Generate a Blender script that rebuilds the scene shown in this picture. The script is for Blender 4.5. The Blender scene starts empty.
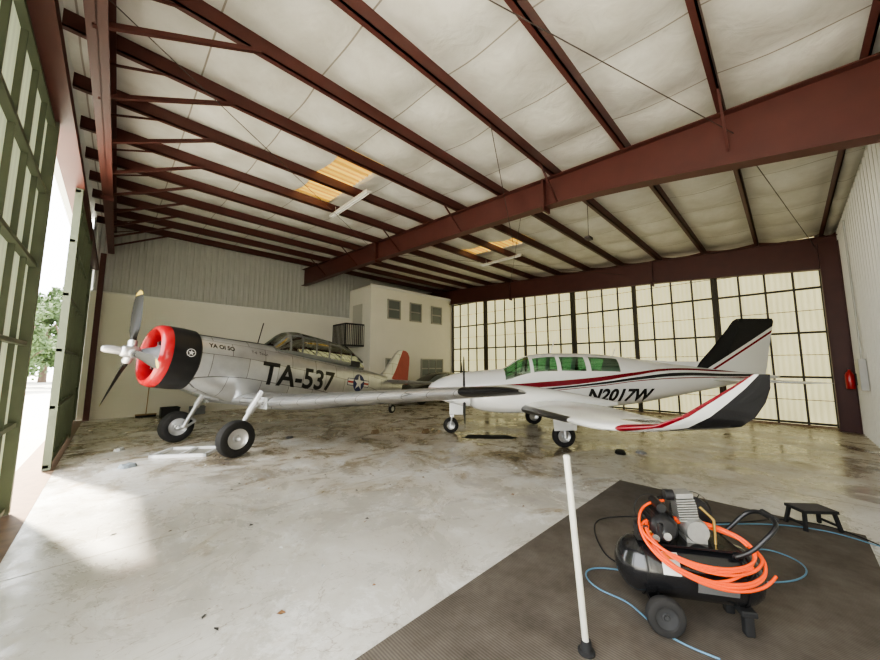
import bpy, math, random
import numpy as np
from mathutils import Vector, Matrix
random.seed(4); np.random.seed(4)
scene=bpy.context.scene
COL=scene.collection

# ------------------------------------------------------------------ helpers
def pchip(xs,ys,x):
    xs=np.array(xs,float); ys=np.array(ys,float)
    if x<=xs[0]: return float(ys[0])
    if x>=xs[-1]: return float(ys[-1])
    h=np.diff(xs); d=np.diff(ys)/h
    m=np.zeros(len(xs)); m[0]=d[0]; m[-1]=d[-1]
    for i in range(1,len(xs)-1):
        if d[i-1]*d[i]<=0: m[i]=0
        else:
            w1=2*h[i]+h[i-1]; w2=h[i]+2*h[i-1]
            m[i]=(w1+w2)/(w1/d[i-1]+w2/d[i])
    i=int(np.searchsorted(xs,x)-1); t=(x-xs[i])/h[i]
    return float((2*t**3-3*t**2+1)*ys[i]+(t**3-2*t**2+t)*h[i]*m[i]+(-2*t**3+3*t**2)*ys[i+1]+(t**3-t**2)*h[i]*m[i+1])

def newmat(name):
    m=bpy.data.materials.new(name); m.use_nodes=True
    return m, m.node_tree, m.node_tree.nodes['Principled BSDF']
def mat(name,col,rough=.5,metal=0,noise=0,nscale=8,bump=0,emit=None,es=0,coat=0):
    m,nt,b=newmat(name)
    b.inputs['Base Color'].default_value=(*col,1); b.inputs['Roughness'].default_value=rough
    b.inputs['Metallic'].default_value=metal; b.inputs['Coat Weight'].default_value=coat
    if emit: 
        b.inputs['Emission Color'].default_value=(*emit,1); b.inputs['Emission Strength'].default_value=es
    if noise or bump:
        tc=nt.nodes.new('ShaderNodeTexCoord'); n=nt.nodes.new('ShaderNodeTexNoise')
        n.inputs['Scale'].default_value=nscale; n.inputs['Detail'].default_value=6
        nt.links.new(tc.outputs['Object'],n.inputs['Vector'])
        if noise:
            mx=nt.nodes.new('ShaderNodeMix'); mx.data_type='RGBA'
            mx.inputs['A'].default_value=(*[c*(1-noise) for c in col],1); mx.inputs['B'].default_value=(*[min(1,c*(1+noise)) for c in col],1)
            nt.links.new(n.outputs['Fac'],mx.inputs['Factor']); nt.links.new(mx.outputs['Result'],b.inputs['Base Color'])
        if bump:
            bp=nt.nodes.new('ShaderNodeBump'); bp.inputs['Strength'].default_value=bump; bp.inputs['Distance'].default_value=.02
            nt.links.new(n.outputs['Fac'],bp.inputs['Height']); nt.links.new(bp.outputs['Normal'],b.inputs['Normal'])
    return m
def glassmat(name,tint,mixf=.25,rough=.03):
    m=bpy.data.materials.new(name); m.use_nodes=True; nt=m.node_tree; nt.nodes.clear()
    o=nt.nodes.new('ShaderNodeOutputMaterial'); t=nt.nodes.new('ShaderNodeBsdfTransparent'); g=nt.nodes.new('ShaderNodeBsdfGlossy')
    t.inputs['Color'].default_value=(*tint,1); g.inputs['Roughness'].default_value=rough; g.inputs['Color'].default_value=(.9,.95,.92,1)
    mx=nt.nodes.new('ShaderNodeMixShader'); mx.inputs[0].default_value=mixf
    nt.links.new(t.outputs[0],mx.inputs[1]); nt.links.new(g.outputs[0],mx.inputs[2]); nt.links.new(mx.outputs[0],o.inputs[0])
    return m
def obj(name,verts,faces,mats,parent=None,smooth=False,midx=None,bevel=0):
    me=bpy.data.meshes.new(name); me.from_pydata([tuple(v) for v in verts],[],faces)
    if not isinstance(mats,(list,tuple)): mats=[mats]
    for m in mats: me.materials.append(m)
    if midx is not None: me.polygons.foreach_set('material_index',midx)
    if smooth: me.polygons.foreach_set('use_smooth',[True]*len(me.polygons))
    me.update()
    o=bpy.data.objects.new(name,me); COL.objects.link(o)
    if parent: o.parent=parent
    if bevel:
        b=o.modifiers.new('bevel','BEVEL'); b.width=bevel; b.segments=2; b.limit_method='ANGLE'
    return o
def empty(name,loc=(0,0,0),rz=0,parent=None,ry=0):
    e=bpy.data.objects.new(name,None); COL.objects.link(e); e.location=loc; e.rotation_euler=(0,ry,rz)
    e.empty_display_size=.2
    if parent: e.parent=parent
    return e
CF=[(0,3,2,1),(4,5,6,7),(0,1,5,4),(1,2,6,5),(2,3,7,6),(3,0,4,7)]
def cube_vf(x0,x1,y0,y1,z0,z1):
    return [(x0,y0,z0),(x1,y0,z0),(x1,y1,z0),(x0,y1,z0),(x0,y0,z1),(x1,y0,z1),(x1,y1,z1),(x0,y1,z1)]
def box(name,x0,x1,y0,y1,z0,z1,m,parent=None,bevel=0):
    return obj(name,cube_vf(x0,x1,y0,y1,z0,z1),CF,m,parent,bevel=bevel)
class MB:
    def __init__(s): s.v=[];s.f=[];s.mi=[]
    def add(s,v,f,mi=0):
        b=len(s.v); s.v+= [tuple(p) for p in v]; s.f+=[tuple(i+b for i in q) for q in f]
        s.mi+= (list(mi) if isinstance(mi,(list,tuple)) else [mi]*len(f))
    def box(s,x0,x1,y0,y1,z0,z1,mi=0): s.add(cube_vf(x0,x1,y0,y1,z0,z1),CF,mi)
    def tube(s,p0,p1,r,mi=0,n=10,r1=None):
        p0=Vector(p0);p1=Vector(p1); a=(p1-p0).normalized(); u=a.orthogonal().normalized(); w=a.cross(u)
        r1=r if r1 is None else r1; v=[];f=[]
        for k in range(n):
            t=2*math.pi*k/n; dv=u*math.cos(t)+w*math.sin(t); v+=[p0+dv*r,p1+dv*r1]
        for k in range(n):
            j=(k+1)%n; f.append((2*k,2*j,2*j+1,2*k+1))
        f.append(tuple(2*k for k in range(n))[::-1]); f.append(tuple(2*k+1 for k in range(n)))
        s.add(v,f,mi)
    def bar(s,p0,p1,w,h,mi=0):
        p0=Vector(p0);p1=Vector(p1);a=(p1-p0).normalized(); up=Vector((0,0,1))
        if abs(a.z)>.95: up=Vector((1,0,0))
        u=a.cross(up).normalized()*w/2; q=u.normalized().cross(a)*h/2
        s.add([p0-u-q,p0+u-q,p1+u-q,p1-u-q,p0-u+q,p0+u+q,p1+u+q,p1-u+q],CF,mi)
    def rev(s,prof,o,axis,mi=0,n=32,mis=None):
        o=Vector(o);a=Vector(axis).normalized();u=a.orthogonal().normalized();w=a.cross(u)
        v=[];f=[];ml=[]
        for (t,r) in prof:
            for k in range(n):
                an=2*math.pi*k/n; v.append(o+a*t+(u*math.cos(an)+w*math.sin(an))*max(r,1e-4))
        for i in range(len(prof)-1):
            for k in range(n):
                j=(k+1)%n; f.append((i*n+k,(i+1)*n+k,(i+1)*n+j,i*n+j)); ml.append(mis[i] if mis else mi)
        s.add(v,f,ml)
    def obj(s,name,mats,parent=None,smooth=False,bevel=0):
        o=obj(name,s.v,s.f,mats,parent,smooth,s.mi,bevel)
        if smooth:
            e=o.modifiers.new('es','EDGE_SPLIT'); e.split_angle=math.radians(38)
        return o
def curve(name,pts,r,m,parent=None,cyclic=False):
    c=bpy.data.curves.new(name,'CURVE'); c.dimensions='3D'; c.bevel_depth=r; c.bevel_resolution=3; c.resolution_u=6
    s=c.splines.new('NURBS'); s.points.add(len(pts)-1)
    for i,p in enumerate(pts): s.points[i].co=(*p,1)
    s.order_u=4; s.use_endpoint_u=not cyclic; s.use_cyclic_u=cyclic; c.use_fill_caps=True
    c.materials.append(m); o=bpy.data.objects.new(name,c); COL.objects.link(o)
    if parent: o.parent=parent
    return o

# ------------------------------------------------------------------ materials
M_brown=mat('oxide_steel',(.080,.022,.017),.5,.0,.25,3)
M_white=mat('cream_wall',(.87,.84,.74),.7,0,.04,1.5)
M_wallwhite=mat('white_panel_wall',(.86,.85,.80),.6,0,.04,1.5)
M_corr=mat('galvalume_siding',(.56,.56,.53),.45,.25,.08,2)
M_frame=mat('door_frame_steel',(.07,.06,.04),.6,.2)
M_frameg=mat('door_frame_green',(.12,.135,.09),.6,.2,.2,4)
M_black=mat('black_rubber',(.012,.012,.012),.75)
M_blackp=mat('black_paint',(.012,.012,.013),.35)
M_tire=mat('tire_rubber',(.018,.017,.016),.8,0,.2,20)
M_silver=mat('silver_metal',(.62,.62,.62),.35,.8)
M_dark=mat('dark_interior',(.03,.03,.03),.8)
M_glass=glassmat('window_glass',(.38,.42,.38),.35)
M_chrome=mat('chrome',(.8,.8,.8),.15,1)

def emissive_panel(name,col,strength,scale,axis='Y',ribs=True,base=.5,lo=.82):
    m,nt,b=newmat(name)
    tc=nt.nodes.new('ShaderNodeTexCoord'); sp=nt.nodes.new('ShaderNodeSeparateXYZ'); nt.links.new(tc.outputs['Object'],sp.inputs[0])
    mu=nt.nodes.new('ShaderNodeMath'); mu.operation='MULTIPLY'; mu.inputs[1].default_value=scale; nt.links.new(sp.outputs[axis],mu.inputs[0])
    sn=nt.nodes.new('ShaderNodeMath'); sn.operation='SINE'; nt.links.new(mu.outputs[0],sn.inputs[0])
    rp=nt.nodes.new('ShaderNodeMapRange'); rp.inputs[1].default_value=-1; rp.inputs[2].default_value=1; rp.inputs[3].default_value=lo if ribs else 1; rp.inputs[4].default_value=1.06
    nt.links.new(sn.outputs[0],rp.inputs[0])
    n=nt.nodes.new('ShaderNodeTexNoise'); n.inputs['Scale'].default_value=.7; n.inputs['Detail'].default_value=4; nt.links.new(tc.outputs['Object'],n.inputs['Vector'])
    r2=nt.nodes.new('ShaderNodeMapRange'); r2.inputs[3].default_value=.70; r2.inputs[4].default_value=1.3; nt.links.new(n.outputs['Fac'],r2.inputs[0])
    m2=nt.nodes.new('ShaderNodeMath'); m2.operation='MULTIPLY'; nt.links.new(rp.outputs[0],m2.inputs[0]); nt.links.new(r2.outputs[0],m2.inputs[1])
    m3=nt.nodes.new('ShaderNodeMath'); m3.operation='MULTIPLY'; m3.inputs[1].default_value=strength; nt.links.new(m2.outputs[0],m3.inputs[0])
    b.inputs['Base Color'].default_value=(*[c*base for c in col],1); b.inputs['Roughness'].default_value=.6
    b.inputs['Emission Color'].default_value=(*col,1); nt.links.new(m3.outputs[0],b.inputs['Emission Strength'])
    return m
M_fiber=emissive_panel('fiberglass_panel_glow',(1.0,.92,.52),.85,48)  # far doors: outside daylight set as a yellowish glow
M_fiberg=emissive_panel('fiberglass_panel_green_glow',(.74,.80,.54),.48,48,base=.6)  # left doors: dimmer green glow in place of transmitted daylight
M_sky=emissive_panel('skylight_panel_glow',(1.0,.62,.12),.95,32,'Y',lo=.30)  # skylights: daylight from above put in as emission

# ------------------------------------------------------------------ room
X0,X1,Y0,Y1=-.75,14.7,-1.25,16.0
def zt(y): return 5.4+.057*(y+1.2)      # rafter top / purlin underside

# floor
m,nt,b=newmat('stained_concrete'); N=nt.nodes; L=nt.links
tc=N.new('ShaderNodeTexCoord')
def noise(sc,det=6,rough=.6,dist=0):
    n=N.new('ShaderNodeTexNoise'); n.inputs['Scale'].default_value=sc; n.inputs['Detail'].default_value=det; n.inputs['Roughness'].default_value=rough; n.inputs['Distortion'].default_value=dist
    L.new(tc.outputs['Object'],n.inputs['Vector']); return n
def ramp(src,stops):
    r=N.new('ShaderNodeValToRGB'); e=r.color_ramp.elements
    e[0].position=stops[0][0]; e[0].color=(*stops[0][1],1); e[1].position=stops[-1][0]; e[1].color=(*stops[-1][1],1)
    for p,c in stops[1:-1]: q=e.new(p); q.color=(*c,1)
    L.new(src,r.inputs[0]); return r
def mix(f,a,bb,mode='MIX'):
    x=N.new('ShaderNodeMix'); x.data_type='RGBA'; x.blend_type=mode
    if isinstance(f,float): x.inputs['Factor'].default_value=f
    else: L.new(f,x.inputs['Factor'])
    L.new(a,x.inputs['A']); L.new(bb,x.inputs['B']); return x.outputs['Result']
n1=noise(.45,9,.68,.5); c1=ramp(n1.outputs['Fac'],[(.36,(.46,.44,.39)),(.5,(.58,.565,.52)),(.64,(.70,.69,.66))])
n2=noise(1.0,12,.76,.7); c2=ramp(n2.outputs['Fac'],[(.34,(.08,.05,.025)),(.42,(.25,.19,.11)),(.48,(.43,.37,.28)),(.55,(.57,.53,.46)),(.63,(.72,.71,.67))])
sp=N.new('ShaderNodeSeparateXYZ'); L.new(tc.outputs['Object'],sp.inputs[0])
ad=N.new('ShaderNodeMath'); ad.operation='ADD'; L.new(sp.outputs['X'],ad.inputs[0]); L.new(sp.outputs['Y'],ad.inputs[1])
n0=noise(.4,5); nm=N.new('ShaderNodeMath'); nm.operation='MULTIPLY_ADD'; nm.inputs[1].default_value=5; L.new(n0.outputs['Fac'],nm.inputs[0]); L.new(ad.outputs[0],nm.inputs[2])
mr=N.new('ShaderNodeMapRange'); mr.inputs[1].default_value=8; mr.inputs[2].default_value=12.5; mr.inputs[3].default_value=.12; mr.inputs[4].default_value=1; L.new(nm.outputs[0],mr.inputs[0])
cc=mix(mr.outputs[0],c1.outputs[0],c2.outputs[0])
n3=noise(4,9,.78,.4); c3=ramp(n3.outputs['Fac'],[(.35,(.35,.27,.17)),(.45,(1,1,1))])
cc=mix(mr.outputs[0],cc,mix(1.0,cc,c3.outputs[0],'MULTIPLY'))
n4=noise(.9,5,.6,1.0); c4=ramp(n4.outputs['Fac'],[(.497,(1,1,1)),(.5,(.60,.55,.48)),(.503,(1,1,1))])
cc=mix(1.0,cc,c4.outputs[0],'MULTIPLY')
n7=noise(7,11,.82,.3); c7=ramp(n7.outputs['Fac'],[(.33,(.45,.40,.33)),(.43,(1,1,1))])
cc=mix(.75,cc,c7.outputs[0],'MULTIPLY')
n8=noise(.8,11,.74,.8); c8=ramp(n8.outputs['Fac'],[(.34,(.62,.54,.42)),(.43,(1,1,1))])
cc=mix(1.0,cc,c8.outputs[0],'MULTIPLY')
n6=noise(1.3,12,.82,.6); c6=ramp(n6.outputs['Fac'],[(.53,(0,0,0)),(.59,(1,1,1))])
rr=N.new('ShaderNodeRGB'); rr.outputs[0].default_value=(.80,.80,.78,1)
f6=N.new('ShaderNodeMath'); f6.operation='MULTIPLY'; f6.inputs[1].default_value=.5; L.new(c6.outputs[0],f6.inputs[0])
cc=mix(f6.outputs[0],cc,rr.outputs[0])
L.new(cc,b.inputs['Base Color'])
n5=noise(1.0,9,.75,.5); r5=N.new('ShaderNodeMapRange'); r5.inputs[1].default_value=.38; r5.inputs[2].default_value=.62; r5.inputs[3].default_value=.12; r5.inputs[4].default_value=.48; L.new(n5.outputs['Fac'],r5.inputs[0]); L.new(r5.outputs[0],b.inputs['Roughness'])
b.inputs['Specular IOR Level'].default_value=.6
M_floor=m
fl=obj('floor',[(X0-.3,Y0-.3,0),(X1+.3,Y0-.3,0),(X1+.3,Y1+.3,0),(X0-.3,Y1+.3,0)],[(0,1,2,3)],M_floor)
jm=MB()
for y in (4.6,10.3): jm.box(X0,X1,y-.004,y+.004,.0005,.0015)
for x in (6.9,): jm.box(x-.004,x+.004,Y0,Y1,.0005,.0015)
jm.obj('trim_1',mat('joint_sealant',(.38,.34,.28),.8))

# ceiling insulation
PUR=[-.95+1.33*i for i in range(13)]; PUR[-1]=min(PUR[-1],Y1-.2)
M_ins,nt,b=newmat('vinyl_insulation'); N=nt.nodes; L=nt.links
tc=N.new('ShaderNodeTexCoord'); sp=N.new('ShaderNodeSeparateXYZ'); L.new(tc.outputs['Object'],sp.inputs[0])
n1=noise(1.5,5); c1=ramp(n1.outputs['Fac'],[(.3,(.54,.52,.47)),(.7,(.68,.67,.63))])
dv=N.new('ShaderNodeMath'); dv.operation='MODULO'; dv.inputs[1].default_value=1.25
a2=N.new('ShaderNodeMath'); a2.operation='ADD'; a2.inputs[1].default_value=1.9; L.new(sp.outputs['X'],a2.inputs[0]); L.new(a2.outputs[0],dv.inputs[0])
lt=N.new('ShaderNodeMath'); lt.operation='LESS_THAN'; lt.inputs[1].default_value=.022; L.new(dv.outputs[0],lt.inputs[0])
rr=N.new('ShaderNodeRGB'); rr.outputs[0].default_value=(.28,.25,.21,1)
L.new(mix(lt.outputs[0],c1.outputs[0],rr.outputs[0]),b.inputs['Base Color']); b.inputs['Roughness'].default_value=.5
n2=noise(2.6,4,.5,.8); bp=N.new('ShaderNodeBump'); bp.inputs['Strength'].default_value=.4; bp.inputs['Distance'].default_value=.05; L.new(n2.outputs['Fac'],bp.inputs['Height']); L.new(bp.outputs['Normal'],b.inputs['Normal'])
SKY=[(2.95,3.85),(9.2,10.1)]; SY=(PUR[5]+.04,PUR[7]-.04)
xs=sorted(set([round(X0+i*.125,3) for i in range(int((X1-X0)/.125)+1)]+[X1]+[a for s in SKY for a in s]))
edges=[Y0]+PUR+[Y1]
yl=[Y0]
for i in range(len(edges)-1):
    for k in range(1,9): yl.append(edges[i]+(edges[i+1]-edges[i])*k/8)
V=[];F=[]
def insz(x,y):
    i=max(k for k in range(len(edges)) if edges[k]<=y+1e-6); i=min(i,len(edges)-2)
    t=(y-edges[i])/(edges[i+1]-edges[i]); t=min(max(t,0),1)
    s=math.sin(math.pi*t)
    ph=((x+1.9)%1.25)/1.25
    sag=.03+.09*math.sin(math.pi*ph)+.02*math.sin(x*3.1+i*1.7)+.012*math.sin(x*7+y*4)
    return zt(y)+.225-s*sag
for y in yl:
    for x in xs: V.append((x,y,insz(x,y)))
nx=len(xs)
for j in range(len(yl)-1):
    for i in range(nx-1):
        xm=(xs[i]+xs[i+1])/2; ym=(yl[j]+yl[j+1])/2
        if SY[0]<ym<SY[1] and any(a<xm<c for a,c in SKY): continue
        F.append((j*nx+i,(j+1)*nx+i,(j+1)*nx+i+1,j*nx+i+1))
obj('ceiling',V,F,M_ins,smooth=True)
for k,(a,c) in enumerate(SKY):
    mb=MB(); y=SY[0]-.1
    while y<SY[1]+.1:
        for (u0,u1,z0,z1) in ((0,.03,0,.03),(.03,.07,.03,.03),(.07,.10,.03,0),(.10,.14,0,0)):
            mb.add([(a-.05,y+u0,zt(y)+.28+z0),(c+.05,y+u0,zt(y)+.28+z0),(c+.05,y+u1,zt(y)+.28+z1),(a-.05,y+u1,zt(y)+.28+z1)],[(0,1,2,3)])
        y+=.14
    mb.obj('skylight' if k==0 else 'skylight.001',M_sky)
rf=MB()
xr=[X0-.4,SKY[0][0]-.04,SKY[0][1]+.04,SKY[1][0]-.04,SKY[1][1]+.04,X1+.4]
def roofq(xa,xb,ya,yb): rf.add([(xa,ya,zt(ya)+.4),(xb,ya,zt(ya)+.4),(xb,yb,zt(yb)+.4),(xa,yb,zt(yb)+.4)],[(0,1,2,3)])
roofq(xr[0],xr[-1],Y0-.4,SY[0]-.02); roofq(xr[0],xr[-1],SY[1]+.02,Y1+.4)
for i in (0,2,4): roofq(xr[i],xr[i+1],SY[0]-.02,SY[1]+.02)
rf.obj('roof_sheet',M_corr)

# purlins
pm=MB()
for y in PUR:
    z=zt(y)
    pm.box(X0,X1,y-.012,y+.012,z,z+.21)
    pm.box(X0,X1,y-.012,y+.075,z,z+.014)
pm.obj('roof_purlins',M_brown)
def rafter(name,x,dep,ya=Y0,yb=Y1,fw=.22):
    mb=MB(); st=np.linspace(ya,yb,40)
    bz=lambda y: zt(y)-pchip(*dep,y)
    for i in range(39):
        a,c=st[i],st[i+1]
        def pr(x0,x1,f0,f1):
            v=[(x0,a,f0(a)),(x1,a,f0(a)),(x1,c,f0(c)),(x0,c,f0(c)),(x0,a,f1(a)),(x1,a,f1(a)),(x1,c,f1(c)),(x0,c,f1(c))]
            mb.add(v,CF)
        pr(x-.008,x+.008,bz,lambda y:zt(y)-.01)
        pr(x-fw/2,x+fw/2,bz,lambda y:bz(y)+.018)
        pr(x-fw/2,x+fw/2,lambda y:zt(y)-.019,lambda y:zt(y)-.001)
    for y in (3.3,9.6):
        mb.box(x-fw/2-.01,x+fw/2+.01,y-.02,y+.02,bz(y)-.09,zt(y)-.002)
    return mb.obj(name,M_brown)
DEP=([-1.25,3.3,9.6,16],[1.02,.60,.64,.80])
rafter('main_roof_rafter',6.3,DEP,fw=.24)
rafter('main_roof_rafter.001',14.3,([-1.25,3.3,16],[.95,.85,.85]),fw=.22)
rafter('main_roof_rafter.002',-.36,([-1.25,16],[.70,.78]),fw=.16)
br=MB()
for i,y in enumerate(PUR[2:]):
    z=zt(y)
    br.bar((-.40,y,z-.72),(1.05,y,z+.02),.05,.05)
    br.bar((-.40,y+.02,z-.25),(.3,y+.02,z+.02),.025,.025)
for y in PUR[1::2]:
    z=zt(y); br.bar((6.3,y,z-.58),(7.0,y,z+.03),.03,.03); br.bar((6.3,y,z-.58),(5.6,y,z+.03),.03,.03)
M_wire=mat('steel_cable',(.06,.045,.04),.6)
def rod(a,b2,r=.006): br.tube(a,b2,r,1,n=6)
rod((-.3,2.6,5.2),(6.3,.3,5.15)); rod((6.3,.3,5.15),(14.2,-.8,5.1))
rod((-.3,4.2,5.2),(6.2,9.6,5.65))
rod((6.35,9.6,5.65),(14.2,4.2,5.3)); rod((6.35,3.9,5.3),(14.2,9.6,5.6))
rod((4.05,3.03,5.63),(5.95,3.9,4.35)); 
rod((7.8,3.03,5.63),(7.8,3.04,4.75)); br.box(7.7,7.9,2.98,3.1,4.70,4.76,1)
br.obj('roof_bracing',[M_brown,M_wire])

# walls: back
bw=MB()
bw.box(X0-.1,X1+.1,Y1,Y1+.1,0,zt(Y1)+.4)
bw.obj('wall_back',M_corr)
cm=MB(); x=X0
while x<9:
    for (u0,u1,d0,d1) in ((0,.03,0,.04),(.03,.08,.04,.04),(.08,.11,.04,0),(.11,.2,0,0)):
        cm.add([(x+u0,Y1-.01-d0,4.1),(x+u1,Y1-.01-d1,4.1),(x+u1,Y1-.01-d1,zt(Y1)+.2),(x+u0,Y1-.01-d0,zt(Y1)+.2)],[(0,1,2,3)])
    x+=.2
cm.obj('trim_2',M_corr)
box('wall_back_liner',X0,9,Y1-.16,Y1-.06,0,4.2,M_white)
box('trim_3',X0,9,Y1-.2,Y1-.06,4.2,4.24,M_wallwhite)
rw=MB(); rw.box(X0-.1,X1+.1,Y0-.12,Y0,0,zt(Y0)+.4); rw.obj('wall_right',M_wallwhite)
cm=MB(); x=X0
while x<X1-.3:
    for (u0,u1,d0,d1) in ((0,.03,0,.03),(.03,.08,.03,.03),(.08,.11,.03,0),(.11,.3,0,0)):
        cm.add([(x+u0,Y0+.01+d0,0),(x+u1,Y0+.01+d1,0),(x+u1,Y0+.01+d1,5.5),(x+u0,Y0+.01+d0,5.5)],[(3,2,1,0)])
    x+=.3
cm.obj('trim_5',M_wallwhite)

# sliding doors with self-glowing panels on the far side (plane X1)
db=MB(); fr=MB()
ya,yb=Y0+.35,13.85; nleaf=6; lw=(yb-ya)/nleaf
for k in range(nleaf):
    a=ya+k*lw; c=a+lw; xo=X1-.12-(.09 if k%2 else 0)
    db.add([(xo,a,.05),(xo,c,.05),(xo,c,5.55),(xo,a,5.55)],[(0,1,2,3)])
    for yy in (a+.04,c-.04): fr.box(xo-.08,xo-.005,yy-.045,yy+.045,.03,5.55)
    for q in range(1,4):
        yy=a+lw*q/4; fr.box(xo-.05,xo-.005,yy-.026,yy+.026,.05,5.55)
    for z in (.1,1.42,2.72,4.02,5.35): fr.box(xo-.06,xo-.005,a,c,z-.03,z+.03)
    for z in (.76,2.07,3.37,4.68): fr.box(xo-.02,xo-.005,a,c,z-.008,z+.008)
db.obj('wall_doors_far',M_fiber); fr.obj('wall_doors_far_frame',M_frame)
box('wall_far',X1+.05,X1+.12,Y0-.1,Y1+.1,0,zt(Y1)+.3,M_brown)
mb=MB(); mb.box(14.05,14.3,Y0+.03,Y0+.05,0,5.2);mb.box(14.05,14.3,Y0+.40,Y0+.42,0,5.2);mb.box(14.165,14.185,Y0+.03,Y0+.42,0,5.2)
mb.obj('trim_6',M_brown)
box('wall_right_return',14.3,X1,Y0+.04,Y0+.36,0,4.6,M_wallwhite)

# left sliding doors (plane X0)
def leaf(name,xo,a,c,nv,h=4.95):
    e=empty(name)
    p=MB(); f=MB()
    p.add([(xo,a,.05),(xo,c,.05),(xo,c,h),(xo,a,h)],[(3,2,1,0)])
    for yy in (a+.045,c-.045): f.box(xo,xo+.10,yy-.045,yy+.045,.02,h)
    for q in range(1,nv):
        yy=a+(c-a)*q/nv; f.box(xo+.003,xo+.05,yy-.014,yy+.014,.05,h)
    for z in (.08,1.05,2.02,3.0,3.97,h-.05): f.box(xo+.003,xo+.07,a,c,z-.025,z+.025)
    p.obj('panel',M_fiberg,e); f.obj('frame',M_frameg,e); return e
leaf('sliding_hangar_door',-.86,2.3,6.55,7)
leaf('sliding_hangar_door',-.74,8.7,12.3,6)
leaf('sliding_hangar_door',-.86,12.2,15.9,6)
box('door_header_left',-.88,-.62,Y0,Y1,4.96,5.10,M_brown)
box('wall_left',-1.02,-.92,Y0-.1,Y1+.1,5.12,zt(Y1)+.4,M_corr)
box('trim_7',-.60,-.46,Y1-.34,Y1-.18,0,5.5,M_brown)
tk=MB(); tk.box(-1.05,-.60,Y0,Y1,.0005,.004); tk.obj('door_floor_track',mat('rusty_track',(.2,.13,.08),.6,.3,.4,8))

# outside
mg=mat('outdoor_ground',(.55,.53,.46),.9,0,.2,.5)
obj('ground_outside',[(-80,-60,-.04),(60,-60,-.04),(60,110,-.04),(-80,110,-.04)],[(0,1,2,3)],mg)
M_leaf=mat('foliage',(.05,.085,.025),.8,0,.6,2); M_bark=mat('bark',(.1,.07,.05),.9)
import bmesh
def tree(x,y,s):
    e=empty('tree',(x,y,-.05)); t=MB(); t.tube((0,0,0),(.1,0,4*s),.22*s,r1=.1*s)
    for k in range(7):
        a=k*.9; t.tube((.05,0,(2+.25*k)*s),(1.3*s*math.cos(a),1.3*s*math.sin(a),(3.3+.3*k)*s),.07*s,r1=.03*s,n=6)
    t.obj('trunk',M_bark,e)
    V=[];F=[]
    for c_ in range(28):
        o=Vector((random.gauss(0,1.0)*s,random.gauss(0,1.0)*s,random.uniform(1.6,6.4)*s)); R=random.uniform(.5,.95)*s
        for k in range(120):
            d_=Vector((random.gauss(0,1),random.gauss(0,1),random.gauss(0,.8))); d_.normalize(); p_=o+d_*R*random.uniform(.4,1.05)
            u=Vector((random.gauss(0,1),random.gauss(0,1),random.gauss(0,1))).normalized(); w_=u.orthogonal().normalized(); q_=.17*s
            b0=len(V); V+=[p_-u*q_,p_+w_*q_*.6,p_+u*q_,p_-w_*q_*.6]; F.append((b0,b0+1,b0+2,b0+3))
    obj('foliage',V,F,M_leaf,e)
for (x,y,s) in ((-5,38,.9),(-8,46,1.2),(-3.5,44,1.1),(-2,52,1.3),(-14,44,1.1),(-9,60,1.5),(-20,36,1.0),(-5.5,56,1.5)): tree(x,y,s)

# ------------------------------------------------------------------ office mezzanine in far corner
of=empty('office_mezzanine')
BX,BY,BT=8.76,13.9,5.72
bx=MB(); bx.box(BX,X1-.05,BY,Y1-.02,0,BT); bx.obj('office_walls',M_white,of)
M_win=mat('window_dark_glass',(.18,.20,.19),.12,0); M_wf=mat('window_frame_grey',(.35,.34,.30),.5)
wn=MB()
def win(xa,xb,za,zb,nv=1):
    wn.box(xa,xb,BY-.02,BY-.005,za,zb,0)
    for q in (xa,xb): wn.box(q-.035,q+.035,BY-.06,BY-.004,za-.035,zb+.035,1)
    for q in (za,zb,(za+zb)/2): wn.box(xa,xb,BY-.05,BY-.004,q-.03,q+.03,1)
    for k in range(1,nv):
        q=xa+(xb-xa)*k/nv; wn.box(q-.02,q+.02,BY-.05,BY-.004,za,zb,1)
win(9.75,10.5,4.15,5.1); win(11.2,11.95,4.15,5.1); win(12.75,13.5,4.15,5.1)
win(9.7,11.0,1.1,2.1,3); win(12.0,13.6,1.1,2.1,3)
wn.obj('window_panes',[M_win,M_wf],of)
box('office_door',BX-.04,BX-.005,BY+.75,BY+1.65,2.8,4.85,mat('door_white',(.6,.58,.5),.5),of)
box('office_cornice',BX-.05,X1-.05,BY-.05,BY,BT-.1,BT+.03,M_wallwhite,of)
bal=MB(); b0,b1=7.75,BX; y0,y1=BY+.55,BY+1.85
bal.box(b0,b1,y0,y1,2.68,2.76)
for z in (3.75,3.72): bal.box(b0,b1,y0,y0+.04,z,z+.04); bal.box(b0,b0+.04,y0,y1,z,z+.04)
for k in range(11):
    q=b0+(b1-b0)*k/10; bal.box(q-.012,q+.012,y0,y0+.03,2.76,3.75)
for k in range(11):
    q=y0+(y1-y0)*k/10; bal.box(b0,b0+.03,q-.012,q+.012,2.76,3.75)
bal.bar((b0+.03,y1-.1,2.7),(BX,y1-.1,1.9),.06,.06); bal.bar((b0+.03,y0+.1,2.7),(BX,y0+.1,1.9),.06,.06)
bal.obj('balcony',M_blackp,of)

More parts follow.
